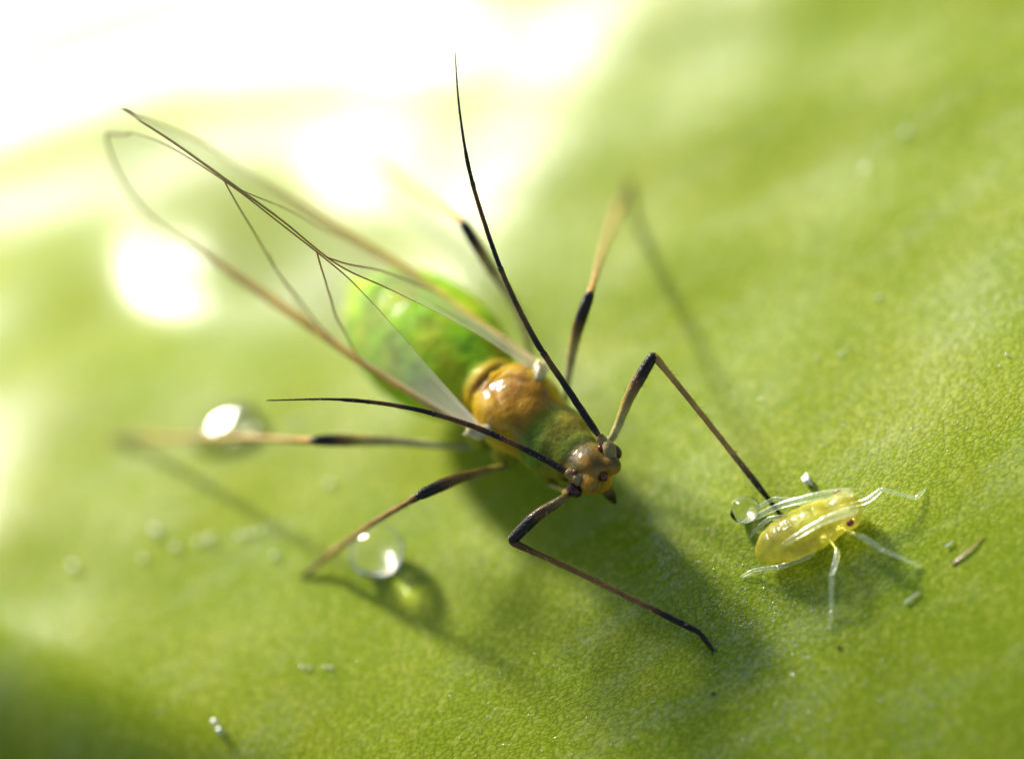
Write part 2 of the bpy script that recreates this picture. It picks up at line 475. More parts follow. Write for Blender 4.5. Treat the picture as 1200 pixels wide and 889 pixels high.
def smin(a, b, k):
    h = np.clip(0.5 + 0.5 * (b - a) / k, 0, 1)
    return b * (1 - h) + a * h - k * h * (1 - h)
def smax(a, b, k): return -smin(-a, -b, k)
def grid(lo, hi, h):
    ax = [np.arange(lo[i], hi[i] + h, h) for i in range(3)]
    return np.stack(np.meshgrid(*ax, indexing='ij'), -1)
def blend(stops_w):
    """weighted colour mix: list of (weight array, colour)"""
    W = sum(w for w, _ in stops_w) + 1e-9
    return sum(w[:, None] * np.array(c)[None] for w, c in stops_w) / W[:, None]
def gauss(P, c, r):
    return np.exp(-(((P - np.array(c)) / np.array(r)) ** 2).sum(-1))

# ================================================================ the leaf
def build_leaf():
    def axis(lo, a, b, hi, fine, coarse):
        return np.concatenate([np.arange(lo, a, coarse), np.arange(a, b, fine), np.arange(b, hi + coarse, coarse)])
    X = axis(-6.5, -4.6, 4.6, 14, 0.035, 0.16); Y = axis(-12, -5, 7, 16, 0.035, 0.16)
    gx, gy = np.meshgrid(X, Y, indexing='ij')
    gz = leaf_h(gx, gy)
    gz = np.maximum(gz, -4 - 0.1 * np.abs(gx))
    V = np.stack([gx, gy, gz], -1).reshape(-1, 3)
    nx, ny = gx.shape
    i, j = np.meshgrid(np.arange(nx - 1), np.arange(ny - 1), indexing='ij')
    a = (i * ny + j).ravel()
    F = np.stack([a, a + ny, a + ny + 1, a + 1], 1)
    # the blade ends past the rolled-down margin
    gg = -(0.85 * (V[:, 0] + 2.25) + 0.53 * (V[:, 1] + 0.5)) + 0.02 * np.sin(V[:, 1] * 3.1)
    keep = (gg[F] < 1.15).all(1); F = F[keep]
    used = np.zeros(len(V), bool); used[F.ravel()] = True
    remap = np.cumsum(used) - 1; V = V[used]; F = remap[F]
    o = mesh_obj('leaf', V, F, MAT['leaf'])
    sm = o.modifiers.new('thickness', 'SOLIDIFY'); sm.thickness = 0.25; sm.offset = -1
    tag(o, 'glossy bright green leaf blade under the insects', None, kind='structure')
    o.cycles.is_caustics_receiver = True
    return o
build_leaf()

# ================================================================ the winged aphid
T0 = at(607, 482, 0.60)
H0 = at(694, 549, 0.60)
FWD = (H0 - T0); FWD.z = 0; FWD.normalize()
UPV = Vector((0, 0, 1)); LAT = UPV.cross(FWD)
HS = (H0 - T0).dot(FWD)          # distance thorax centre -> head centre
print('head-thorax', HS, 'fwd', FWD)
def B(s, l, u): return T0 + FWD * s + LAT * l + UPV * u
aphid = empty('winged_aphid', Vector((T0.x, T0.y, float(leaf_h(T0.x, T0.y)))))
tag(aphid, 'large green winged aphid with amber thorax, long dark antennae and clear wings', 'aphid')

def body_field(G):
    s0 = HS
    thx = sd_ell(G, (0.02, 0, 0.02), (0.29, 0.265, 0.25))
    lob = np.minimum(sd_ell(G, (0.03, 0.11, 0.15), (0.19, 0.115, 0.115)), sd_ell(G, (0.03, -0.11, 0.15), (0.19, 0.115, 0.115)))
    thx = smin(thx, lob, 0.05)
    thx = smin(thx, sd_ell(G, (0.19, 0, 0.12), (0.10, 0.11, 0.11)), 0.05)
    # furrows between scutum lobes and scutellum
    thx = smax(thx, -sd_ell(G, (-0.165, 0, 0.28), (0.02, 0.2, 0.075)), 0.03)
    thx = smin(thx, sd_ell(G, (-0.215, 0, 0.10), (0.075, 0.18, 0.145)), 0.025)
    wv = 0.012 * np.sin(G[..., 1] * 31 + 1.0) + 0.006 * np.sin(G[..., 1] * 77)
    Gw = G.copy(); Gw[..., 0] = Gw[..., 0] + wv
    thx = smin(thx, sd_ell(Gw, (-0.115, -0.01, 0.243), (0.012, 0.14, 0.026)), 0.012)
    thx = smin(thx, sd_ell(Gw, (-0.06, 0.05, 0.262), (0.010, 0.055, 0.014)), 0.01)
    for sg in (1, -1):
        ca, sa = math.cos(sg * 0.42), math.sin(sg * 0.42)
        R = np.array([[ca, -sa, 0], [sa, ca, 0], [0, 0, 1]])
        thx = smax(thx, -sd_ell(G, (0.09, sg * 0.11, 0.285), (0.15, 0.010, 0.026), R), 0.03)
    pro = sd_ell(G, (0.33, 0, -0.03), (0.23, 0.225, 0.19))
    pro = smin(pro, sd_ell(G, (s0 * 0.5 + 0.17, 0, -0.03), (0.13, 0.165, 0.14)), 0.05)
    f = smin(thx, pro, 0.09)
    head = sd_ell(G, (s0 - 0.02, 0, 0.0), (0.125, 0.15, 0.12))
    head = smin(head, np.minimum(sd_ell(G, (s0 + 0.075, 0.085, 0.01), (0.075, 0.058, 0.066)), sd_ell(G, (s0 + 0.075, -0.085, 0.01), (0.075, 0.058, 0.066))), 0.025)
    head = smin(head, sd_ell(G, (s0 + 0.02, 0, -0.09), (0.07, 0.075, 0.11)), 0.05)
    f = smin(f, head, 0.035)
    abd = sd_ell(G, (-0.86, 0, -0.03), (0.66, 0.40, 0.335))
    ring = np.sin((G[..., 0] + 0.3) * 2 * math.pi / 0.145)
    abd = abd + 0.0012 * ring * np.clip((-G[..., 0] - 0.35) * 4, 0, 1)
    abd = smin(abd, sd_ell(G, (-1.5, 0, -0.04), (0.17, 0.07, 0.07)), 0.06)
    f = smin(f, abd, 0.09)
    # coxae
    for s, l in ((0.33, 0.14), (0.02, 0.21), (-0.22, 0.22)):
        for sg in (1, -1):
            f = smin(f, sd_ell(G, (s, sg * l, -0.2), (0.08, 0.075, 0.11)), 0.04)
    return f
def build_body():
    h = 0.0125
    G = grid((-1.75, -0.47, -0.45), (HS + 0.24, 0.47, 0.38), h)
    Fv = body_field(G)
    V, F = surface_nets(Fv, (-1.75, -0.47, -0.45), h)
    n = np.array([mnoise.noise((p[0] * 5, p[1] * 5, p[2] * 5)) for p in V])
    n2 = np.array([mnoise.noise((p[0] * 11 + 7, p[1] * 11, p[2] * 11)) for p in V])
    s, l, u = V[:, 0], V[:, 1], V[:, 2]
    def band(a, b, w): return 1 / (1 + np.exp(-(s - a) / w)) * 1 / (1 + np.exp((s - b) / w))
    wab = band(-9, -0.30, 0.015) * (1 + 0 * n)
    wth = band(-0.30, 0.27, 0.015) * np.clip(0.35 + (u + 0.12) * 4, 0.02, 1.2)
    wthl = band(-0.30, 0.27, 0.015) * np.clip(0.5 - (u + 0.05) * 4, 0, 1)
    wpr = band(0.27, HS - 0.13, 0.02)
    whd = band(HS - 0.13, 9, 0.012)
    C = blend([(wab * np.clip(0.8 + 1.4 * n, 0.1, 2), (0.24, 0.48, 0.010)), (wab * np.clip(0.35 - 1.6 * n, 0, 1.5), (0.36, 0.44, 0.012)),
               (wab * np.clip(n2 - 0.25, 0, 1) * 1.2, (0.05, 0.20, 0.02)),
               (wth * np.clip(0.9 + n, .1, 2), (0.46, 0.28, 0.003)), (wth * np.clip(n2 + 2.5 * gauss(V, (0.14, 0.02, 0.2), (0.13, 0.12, 0.2)) , 0, 2), (0.38, 0.15, 0.002)),
               (wth * np.clip(0.3 + (-s - 0.12) * 8, 0, 1) * 0.8, (0.42, 0.36, 0.004)),
               (wthl, (0.20, 0.25, 0.02)),
               (wpr * np.clip(0.9 - n, 0, 2), (0.12, 0.19, 0.008)), (wpr * np.clip(0.3 + n, 0, 2), (0.28, 0.20, 0.014)),
               (whd * np.clip(0.9 + n2 - 6 * (s - HS), 0, 2), (0.075, 0.06, 0.012)), (whd * np.clip(0.35 - 1.5 * n2 + 4 * (s - HS), 0, 1.5), (0.38, 0.19, 0.005)), (whd * np.clip((s - HS - 0.1) * 20, 0, 2) , (0.15, 0.11, 0.02))])
    # brown furrow and tubercle tips
    fur = gauss(V, (-0.175, 0, 0.22), (0.03, 0.2, 0.09))
    C = C * (1 - 0.35 * fur[:, None])
    gloss = np.clip((wab * 0.08 + wth * 1.0 + wthl * 0.5 + wpr * 0.35 + whd * 0.7) / (wab + wth + wthl + wpr + whd + 1e-6), 0, 1)
    C = np.concatenate([C, gloss[:, None]], 1)
    W = np.array([tuple(B(*p)) for p in V])
    return mesh_obj('body', W, F, MAT['body'], aphid, colors=C)
body = build_body()

# eyes, ocelli, mouthparts
ax_b = (FWD, LAT, UPV)
_e = atd(673, 574, 0.0) - T0
EB = (_e.dot(FWD), -_e.dot(LAT), _e.z)
print('eye', EB)
for sg in (1, -1):
    e = ico('eye', B(EB[0], sg * EB[1], EB[2]), (0.052, 0.040, 0.052), MAT['eye'], aphid, ax_b, 26, 16)
    t_ = ico('ocellus', B(HS + 0.005, sg * 0.105, 0.095), 0.017, MAT['ocellus'], aphid, ax_b, 14, 10)
ico('ocellus', B(HS + 0.115, 0.0, 0.015), (0.026, 0.03, 0.028), MAT['ocellus'], aphid, ax_b, 16, 10)
tube('rostrum', [B(HS + 0.03, 0, -0.15), B(HS + 0.055, 0, -0.21), B(HS + 0.06, 0, -0.31)],
     [(0, 0.045), (0.5, 0.035), (1, 0.012)], MAT['limb'], aphid, [(0, (0.2, 0.14, 0.03)), (0.45, (0.03, 0.02, 0.01)), (1, (0.01, 0.01, 0.01))], n=14)
DARK = (0.016, 0.011, 0.008); BRN = (0.12, 0.055, 0.014); TAN = (0.46, 0.26, 0.06); TAN2 = (0.46, 0.28, 0.08); PALE = (0.55, 0.53, 0.25); OLV = (0.36, 0.29, 0.06)

def bristles(parent, path, R, count, length, mat, kindname='bristles', t0=0.05, t1=0.95, ang=0.9):
    V, F = [], []
    n = len(path)
    for q in range(count):
        t = t0 + (t1 - t0) * (q + random.random()) / count
        i = min(int(t * (n - 1)), n - 2)
        p = path[i] + (path[i + 1] - path[i]) * (t * (n - 1) - i)
        T = path[i + 1] - path[i]; T = T / np.linalg.norm(T)
        d = rng.normal(size=3); d -= T * d.dot(T); d /= np.linalg.norm(d)
        ll = length * random.uniform(0.6, 1.25)
        r = 0.0028
        d2 = d * math.sin(ang) + T * math.cos(ang)
        a = np.cross(d2, T); a /= np.linalg.norm(a) + 1e-9; b = np.cross(d2, a)
        base = p + d * R[i] * 0.8; k0 = len(V)
        for w in range(3):
            V.append(base + r * (a * math.cos(w * 2.094) + b * math.sin(w * 2.094)))
        V.append(base + d2 * ll)
        F += [(k0, k0 + 1, k0 + 3), (k0 + 1, k0 + 2, k0 + 3), (k0 + 2, k0, k0 + 3)]
    o = mesh_obj(kindname, V, F, mat, parent, smooth=False); o['kind'] = 'stuff'
    return o

def antenna(points, base_s, sg):
    """points: list of 3D points base -> tip"""
    root = empty('antenna', points[0], aphid)
    path = spline(points, 400)
    seg = np.linalg.norm(np.diff(path, axis=0), axis=1); L = np.concatenate([[0], np.cumsum(seg)]); L /= L[-1]
    def piece(a, b, n):
        s = np.linspace(a, b, n); return np.stack([np.interp(s, L, path[:, q]) for q in range(3)], -1)
    spec = [('scape', 0.0, 0.035, [(0, 0.046), (0.7, 0.042), (1, 0.036)], [(0, (0.22, 0.16, 0.05)), (1, (0.3, 0.22, 0.07))]),
            ('pedicel', 0.036, 0.062, [(0, 0.026), (0.6, 0.031), (1, 0.026)], [(0, (0.34, 0.26, 0.10)), (1, (0.20, 0.12, 0.03))]),
            ('flagellum_segment', 0.063, 0.288, [(0, 0.017), (0.1, 0.0215), (0.9, 0.018), (1, 0.021)], [(0, BRN), (0.08, DARK), (0.62, DARK), (0.8, BRN), (0.93, BRN), (1, DARK)]),
            ('flagellum_segment', 0.290, 0.50, [(0, 0.0165), (0.06, 0.0185), (0.92, 0.015), (1, 0.0185)], [(0, DARK), (0.1, DARK), (0.35, BRN), (0.8, (0.1, 0.055, 0.015)), (0.95, BRN), (1, DARK)]),
            ('flagellum_segment', 0.502, 0.70, [(0, 0.0145), (0.93, 0.0125), (1, 0.0155)], [(0, DARK), (0.3, DARK), (0.6, BRN), (0.92, BRN), (1, DARK)]),
            ('flagellum_segment', 0.702, 1.0, [(0, 0.012), (0.2, 0.012), (0.27, 0.0085), (1, 0.0035)], [(0, DARK), (1, (0.02, 0.015, 0.01))])]
    for name, a, b, r, c in spec:
        pts = piece(a, b, 14)
        o, pth, R = tube(name, pts, r, MAT['limb'], root, c, n=30 if b - a > 0.1 else 12, sides=10, wob=0.14)
        if name == 'flagellum_segment': bristles(root, pth, R, 14, 0.016, MAT['bristle'], 'bristles', ang=1.0)
    return root
antenna([B(HS + 0.06, 0.10, 0.03), atd(713, 524, -0.02), atd(704, 514, 0.0), atd(660, 448, 0.02), atd(626, 396, 0.02), atd(593, 330, 0.0), atd(568, 262, 0.0), atd(549, 195, 0.0), atd(538, 125, 0.04), atd(533, 60, 0.1)], 0, 1)
antenna([B(HS + 0.055, -0.11, 0.03), atd(682, 563, -0.04), atd(671, 557, -0.04), atd(640, 539, 0.0), atd(596, 517, 0.0), atd(548, 497, 0.02), atd(480, 478, 0.02), atd(400, 468, 0.02), atd(312, 469, 0.04)], 0, -1)

def leg(coxa, hip, knee, ankle, toe, rf=(0.020, 0.034, 0.037, 0.029), rt=(0.021, 0.017, 0.020), cf=None, ct=None, sag=0.03):
    """hip -> knee -> ankle -> toe (tip on the leaf)"""
    coxa, hip, knee, ankle, toe = map(Vector, (coxa, hip, knee, ankle, toe))
    root = empty('leg', coxa, aphid)
    cf = cf or [(0, (0.30, 0.34, 0.13)), (0.35, PALE), (0.74, OLV), (0.85, BRN), (0.91, DARK), (1, DARK)]
    ct = ct or [(0, BRN), (0.04, TAN), (0.12, TAN2), (0.7, TAN2), (0.9, TAN), (1, BRN)]
    tc_ = ct[-1][1]
    up = Vector((0, 0, 1))
    fm = [coxa, hip, hip.lerp(knee, 0.5) + up * sag, knee]
    o, p, R = tube('femur', fm, [(0, rf[0] * 1.3), (0.18, rf[0]), (0.5, rf[1] * 0.8), (0.78, rf[2]), (0.93, rf[2] * 0.92), (1, rf[3])], MAT['limb'], root, cf, n=44, sides=14, wob=0.07)
    bristles(root, p, R, 30, 0.036, MAT['bristle'], t0=0.35)
    mid = knee.lerp(ankle, 0.45) + (knee - ankle).cross(up).cross(knee - ankle).normalized() * (0.02)
    o, p, R = tube('tibia', [knee, knee.lerp(ankle, 0.06), mid, ankle], [(0, rt[0] * 0.9), (0.04, rt[0] * 1.15), (0.12, rt[0] * 0.88), (0.6, rt[1]), (0.9, rt[2]), (1, rt[2] * 0.85)], MAT['limb'], root, ct, n=64, sides=12, wob=0.09)
    bristles(root, p, R, 60, 0.04, MAT['bristle'])
    d = (toe - ankle)
    o, p, R = tube('tarsus', [ankle, ankle.lerp(toe, 0.5), toe], [(0, 0.012), (0.15, 0.0165), (0.8, 0.0145), (1, 0.009)], MAT['limb'], root, [(0, tc_), (1, tc_)], n=16, sides=10)
    side = d.cross(up)
    side = side.normalized() if side.length > 1e-6 else Vector((1, 0, 0))
    for sg in (1, -1):
        tube('claw', [toe - d * 0.05, toe + d.normalized() * 0.022 + side * sg * 0.014 + up * 0.004, toe + d.normalized() * 0.036 + side * sg * 0.02 - up * 0.006],
             [(0, 0.006), (1, 0.0025)], MAT['dark'], root, n=6, sides=6)
    return root
# front legs
leg(B(0.36, -0.17, -0.24), atd(664, 580, 0.02), atd(599, 634, 0.0), leaf_pt(820, 741, 0.085), leaf_pt(835, 761, 0.012),
    cf=[(0, (0.2, 0.2, 0.06)), (0.3, OLV), (0.6, (0.13, 0.09, 0.02)), (0.72, BRN), (0.8, DARK), (1, DARK)],
    ct=[(0, DARK), (0.05, BRN), (0.3, (0.24, 0.12, 0.025)), (0.7, (0.26, 0.13, 0.03)), (0.82, DARK), (1, DARK)])
leg(B(0.36, 0.17, -0.22), atd(716, 514, 0.18), atd(766, 416, 0.03), leaf_pt(897, 580, 0.07), leaf_pt(914, 602, 0.012),
    cf=[(0, (0.34, 0.40, 0.2)), (0.3, (0.5, 0.52, 0.28)), (0.55, (0.42, 0.33, 0.08)), (0.78, BRN), (0.86, DARK), (1, DARK)], ct=[(0, BRN), (0.04, TAN), (0.12, TAN), (0.7, TAN), (0.86, BRN), (0.93, DARK), (1, DARK)])
# middle legs
leg(B(0.02, -0.24, -0.28), atd(585, 548, 0.42), atd(492, 580, 0.12), leaf_pt(378, 656, 0.07), leaf_pt(357, 674, 0.012),
    cf=[(0, (0.3, 0.32, 0.1)), (0.3, OLV), (0.55, (0.22, 0.14, 0.03)), (0.75, BRN), (0.86, DARK), (1, DARK)],
    ct=[(0, DARK), (0.05, BRN), (0.15, (0.26, 0.13, 0.03)), (0.5, (0.32, 0.17, 0.045)), (0.9, (0.3, 0.18, 0.06)), (1, BRN)])
leg(B(0.02, 0.24, -0.26), atd(668, 428, 0.45), atd(691, 345, 0.22), leaf_pt(729, 236, 0.07), leaf_pt(736, 216, 0.012),
    cf=[(0, (0.34, 0.40, 0.2)), (0.35, (0.5, 0.5, 0.26)), (0.6, (0.4, 0.3, 0.08)), (0.75, BRN), (0.82, DARK), (1, DARK)])
# hind legs
leg(B(-0.24, -0.25, -0.28), atd(535, 523, 0.72), atd(368, 516, 0.55), leaf_pt(160, 514, 0.07), leaf_pt(132, 514, 0.012))
leg(B(-0.24, 0.25, -0.26), atd(610, 372, 0.75), atd(543, 262, 0.62), leaf_pt(425, 178, 0.07), leaf_pt(405, 170, 0.012))

# ---------------------------------------------------------------- wings
def wing(name, trailing, costal, tipj, na=70, nb=26, camber=0.04, corr=0.005, milk_to=0.28):
    """surface between trailing edge and costal edge, base -> tip; returns object and S(a,b)"""
    tr = spline([atd(*p) for p in trailing], na); co = spline([atd(*p) for p in costal], na)
    a = np.linspace(0, 1, na); b = np.linspace(0, 1, nb)
    # close the tip to a rounded end
    tip = np.array(atd(*tipj))
    w = np.clip((a - 0.86) / 0.14, 0, 1); sh = 1 - np.sqrt(np.clip(1 - w ** 2, 0, 1))
    ctr = 0.5 * (tr + co)
    k = sh[:, None]
    tr2 = tr * (1 - k) + tip * k; co2 = co * (1 - k) + tip * k
    S = tr2[:, None] * (1 - b)[None, :, None] + co2[:, None] * b[None, :, None]
    nrm = np.cross(np.gradient(S, axis=0), np.gradient(S, axis=1))
    nl = np.linalg.norm(nrm, axis=-1, keepdims=True); nrm = nrm / np.maximum(nl, 1e-9)
    prof = (np.sin(np.pi * b) ** 0.9)[None, :, None] * (np.sin(np.pi * np.clip(a, 0.02, 0.98)) ** 0.5)[:, None, None]
    ph = random.random() * 9
    rip = np.array([[mnoise.noise((ph + x * 5, y * 3, 0)) for y in b] for x in a])[..., None]
    edge = np.clip(np.minimum(b, 1 - b) * 8, 0, 1)[None, :, None]
    S = S + nrm * (camber * prof + (corr * np.sin(b * 17)[None, :, None] + 0.012 * rip) * edge * np.clip(nl.max() and 1, 0, 1))
    V = S.reshape(-1, 3)
    F = [(i * nb + j, (i + 1) * nb + j, (i + 1) * nb + j + 1, i * nb + j + 1) for i in range(na - 1) for j in range(nb - 1)]
    mk = 0.19 + 0.34 * np.clip(1 - a / milk_to, 0, 1)[:, None] ** 1.6 + 0.0 * b[None]
    mk = mk + 0.10 * np.exp(-((b[None] - 1) / 0.1) ** 2)
    o = mesh_obj(name, V, F, MAT['wing'], aphid, milk=mk.ravel())
    def at_ab(aa, bb):
        x = np.clip(aa, 0, 1) * (na - 1); y = np.clip(bb, 0, 1) * (nb - 1)
        i = min(int(x), na - 2); j = min(int(y), nb - 2); fx, fy = x - i, y - j
        return S[i, j] * (1 - fx) * (1 - fy) + S[i + 1, j] * fx * (1 - fy) + S[i, j + 1] * (1 - fx) * fy + S[i + 1, j + 1] * fx * fy
    return o, at_ab
def vein(parent, f, path, rst, cst, n=40, name='vein'):
    pp = spline([(x, y, 0) for x, y in path], n)
    tube(name, [f(x, y) for x, y, _ in pp], rst, MAT['vein'], parent, cst, n=n, sides=8, wob=0.08)
VB = (0.20, 0.07, 0.03); VY = (0.62, 0.43, 0.10); VP = (0.6, 0.54, 0.32); VG = (0.2, 0.17, 0.10)
near_w, fn = wing('forewing',
    [(563, 497, 0.30), (522, 452, 0.16), (470, 392, 0.04), (430, 348, 0.0), (397, 316, -0.01), (330, 263, 0.0), (270, 217, 0.03), (200, 172, 0.2), (145, 148, 0.45)],
    [(572, 512, 0.36), (500, 472, 0.42), (430, 430, 0.55), (370, 388, 0.75), (310, 347, 0.95), (240, 300, 1.1), (180, 260, 1.15), (142, 215, 1.1), (124, 175, 0.95)], (121, 152, 0.75))
far_w, ff = wing('forewing',
    [(622, 434, 0.32), (570, 398, 0.18), (510, 365, 0.06), (455, 338, 0.0), (394, 309, -0.03), (330, 258, -0.02), (268, 213, 0.0), (200, 165, 0.07), (150, 133, 0.13)],
    [(640, 434, 0.42), (600, 405, 0.55), (545, 368, 0.75), (500, 332, 0.95), (430, 290, 1.1), (360, 248, 1.15), (290, 205, 1.05), (235, 168, 0.85), (180, 143, 0.5)], (136, 125, 0.16), camber=-0.04)
# leading edges
for w, f in ((near_w, fn), (far_w, ff)):
    vein(w, f, [(0.0, 0.97), (0.3, 0.97), (0.6, 0.97), (0.74, 0.98)], [(0, 0.022), (0.4, 0.026), (0.8, 0.033), (1, 0.009)], [(0, VP), (0.25, VY), (0.8, VY), (1, VB)], n=60, name='leading_edge')
    vein(w, f, [(0.72, 0.985), (0.86, 0.985), (0.95, 0.99), (0.985, 0.8), (0.99, 0.4), (0.95, 0.02)], [(0, 0.012), (1, 0.008)], [(0, (0.4, 0.28, 0.14)), (1, VG)], n=60, name='wing_margin')
vein(near_w, fn, [(0.06, 0.0), (0.5, 0.0), (0.72, 0.0), (0.95, 0.01)], [(0, 0.002), (0.25, 0.002), (0.38, 0.0045), (0.5, 0.0055), (1, 0.004)], [(0, VP), (0.3, VP), (0.42, VB), (0.6, VG), (1, VG)], n=80, name='wing_margin')
vein(far_w, ff, [(0.06, 0.0), (0.5, 0.0), (0.72, 0.0), (0.95, 0.01)], [(0, 0.002), (0.2, 0.002), (0.36, 0.005), (0.6, 0.006), (0.8, 0.009), (1, 0.007)], [(0, VP), (0.25, VP), (0.35, VB), (0.5, VB), (0.6, VG), (1, VG)], n=80, name='wing_margin')
vein(near_w, fn, [(0.495, 0.0), (0.285, 0.96)], [(0, 0.005), (0.6, 0.006), (1, 0.005)], [(0, VB), (0.8, VB), (1, VY)])
vein(near_w, fn, [(0.725, 0.0), (0.37, 0.96)], [(0, 0.005), (1, 0.006)], [(0, VG), (0.5, VB), (1, VB)])
vein(near_w, fn, [(0.58, 0.35), (0.42, 0.96)], [(0, 0.0025), (1, 0.004)], [(0, VP), (1, VY)])
vein(far_w, ff, [(0.495, 0.0), (0.25, 0.7)], [(0, 0.005), (0.6, 0.006), (1, 0.005)], [(0, VB), (0.8, VB), (1, VY)])
vein(far_w, ff, [(0.72, 0.0), (0.38, 0.96)], [(0, 0.004), (1, 0.004)], [(0, VG), (1, VY)])
for (p, q) in (((563, 505, 0.26), -1), ((632, 437, 0.30), 1)):
    c = atd(*p)
    ico('wing_hinge', c, (0.085, 0.05, 0.05), MAT['hinge'], aphid, (Vector(FWD) * 0.8 + LAT * q * -0.6, LAT, UPV), 20, 14, colors=(0.5, 0.45, 0.26), lump=0.5)

# ================================================================ the nymph
NA = leaf_pt(916, 635, 0.105); NH = leaf_pt(992, 598, 0.115)
NF = (NH - NA); NLEN = NF.length; NF.normalize(); NL = Vector((0, 0, 1)).cross(NF).normalized(); NU = NF.cross(NL)
def Nb(s, l, u): return NA + NF * s + NL * l + NU * u
nymph = empty('aphid_nymph', on_leaf(NA.lerp(NH, 0.5)))
tag(nymph, 'tiny yellow wingless aphid nymph with glassy clear legs', 'nymph')
def build_nymph():
    h = 0.0085; L = NLEN
    lo, hi = (-0.2, -0.24, -0.2), (L + 0.2, 0.24, 0.2)
    G = grid(lo, hi, h)
    f = sd_ell(G, (L * 0.20, 0, 0), (0.25, 0.16, 0.085))
    f = smin(f, sd_ell(G, (L * 0.60, 0, 0.0), (0.2, 0.14, 0.088)), 0.07)
    f = smin(f, sd_ell(G, (L * 0.98, 0, 0.005), (0.10, 0.135, 0.082)), 0.03)
    f = smin(f, sd_ell(G, (-0.10, 0, -0.015), (0.06, 0.035, 0.03)), 0.04)
    cr = np.abs(((G[..., 0] - 0.02) / 0.075) % 1.0 - 0.5) * 2
    f = f + 0.004 * cr ** 5 * np.clip((L * 0.9 - G[..., 0]) * 10, 0, 1)
    f = f - 0.004 * np.exp(-((np.abs(G[..., 1]) - 0.13) / 0.03) ** 2) * (1 - cr) * np.clip((L * 0.9 - G[..., 0]) * 10, 0, 1)
    V, F = surface_nets(f, lo, h)
    s = V[:, 0]
    n = np.array([mnoise.noise((p[0] * 6, p[1] * 6, p[2] * 6)) for p in V])
    C = blend([(np.clip(1 + n, 0, 2), (0.80, 0.68, 0.05)), (np.clip(0.3 - n, 0, 2), (0.66, 0.66, 0.06)),
               (np.clip((s - L * 0.85) * 8, 0, 2), (0.82, 0.72, 0.24))])
    mesh_obj('body', [tuple(Nb(*p)) for p in V], F, MAT['nymph'], nymph, colors=C)
build_nymph()
for sg in (1, -1):
    ico('eye', Nb(NLEN * 0.99, sg * 0.122, 0.035), (0.026, 0.02, 0.022), MAT['nymph_eye'], nymph, (NF, NL, NU), 16, 10)
def nlimb(name, pts, r0=0.026, r1=0.014, joints=None):
    st = [(0, r0), (0.3, r0 * 0.95), (0.42, r0 * 0.8), (0.6, r0 * 0.72), (0.85, r0 * 0.62), (1, r1)]
    return tube(name, pts, st, MAT['clear'], nymph, n=36, sides=12, wob=0.22)
# antennae laid back over the body
nlimb('antenna', [Nb(NLEN + 0.06, 0.06, 0.05), leaf_pt(990, 577, 0.2), leaf_pt(950, 583, 0.22), leaf_pt(915, 592, 0.19), leaf_pt(886, 605, 0.11), leaf_pt(868, 612, 0.05)], 0.029, 0.012)
nlimb('antenna', [Nb(NLEN + 0.06, -0.05, 0.05), leaf_pt(996, 599, 0.215), leaf_pt(965, 610, 0.225), leaf_pt(932, 629, 0.21), leaf_pt(910, 645, 0.14), leaf_pt(899, 655, 0.08)], 0.027, 0.010)
# legs
def nleg(hip, mid, knee, ankle, toe):
    root = empty('leg', hip, nymph)
    hip, mid, knee, ankle, toe = map(Vector, (hip, mid, knee, ankle, toe))
    tube('femur', [hip, mid, knee], [(0, 0.014), (0.5, 0.020), (0.85, 0.018), (1, 0.014)], MAT['clear'], root, n=24, sides=12, wob=0.1)
    tube('tibia', [knee, knee.lerp(ankle, 0.5) + Vector((0, 0, 0.006)), ankle], [(0, 0.013), (0.1, 0.0155), (0.5, 0.011), (0.95, 0.0115), (1, 0.009)], MAT['clear'], root, n=24, sides=12, wob=0.12)
    tube('tarsus', [ankle, ankle.lerp(toe, 0.5), toe], [(0, 0.009), (0.3, 0.012), (1, 0.006)], MAT['clear'], root, n=10, sides=10, wob=0.1)
nleg(Nb(NLEN * 0.9, 0.08, -0.04), leaf_pt(1014, 587, 0.12), leaf_pt(1033, 573, 0.13), leaf_pt(1073, 584, 0.035), leaf_pt(1084, 573, 0.010))
nleg(Nb(NLEN * 0.85, -0.09, -0.04), leaf_pt(1012, 630, 0.11), leaf_pt(1034, 644, 0.11), leaf_pt(1066, 658, 0.03), leaf_pt(1079, 663, 0.010))
nleg(Nb(NLEN * 0.62, -0.11, -0.04), leaf_pt(981, 648, 0.12), leaf_pt(975, 672, 0.13), leaf_pt(974, 716, 0.03), leaf_pt(972, 737, 0.010))
nleg(Nb(NLEN * 0.38, -0.12, -0.04), leaf_pt(950, 650, 0.11), leaf_pt(915, 664, 0.12), leaf_pt(882, 668, 0.03), leaf_pt(869, 676, 0.010))
nleg(Nb(NLEN * 0.62, 0.11, -0.03), leaf_pt(945, 590, 0.14), leaf_pt(908, 584, 0.16), leaf_pt(889, 594, 0.04), leaf_pt(880, 603, 0.010))
nleg(Nb(NLEN * 0.38, 0.12, -0.03), leaf_pt(920, 606, 0.14), leaf_pt(902, 607, 0.14), leaf_pt(886, 620, 0.03), leaf_pt(879, 628, 0.010))

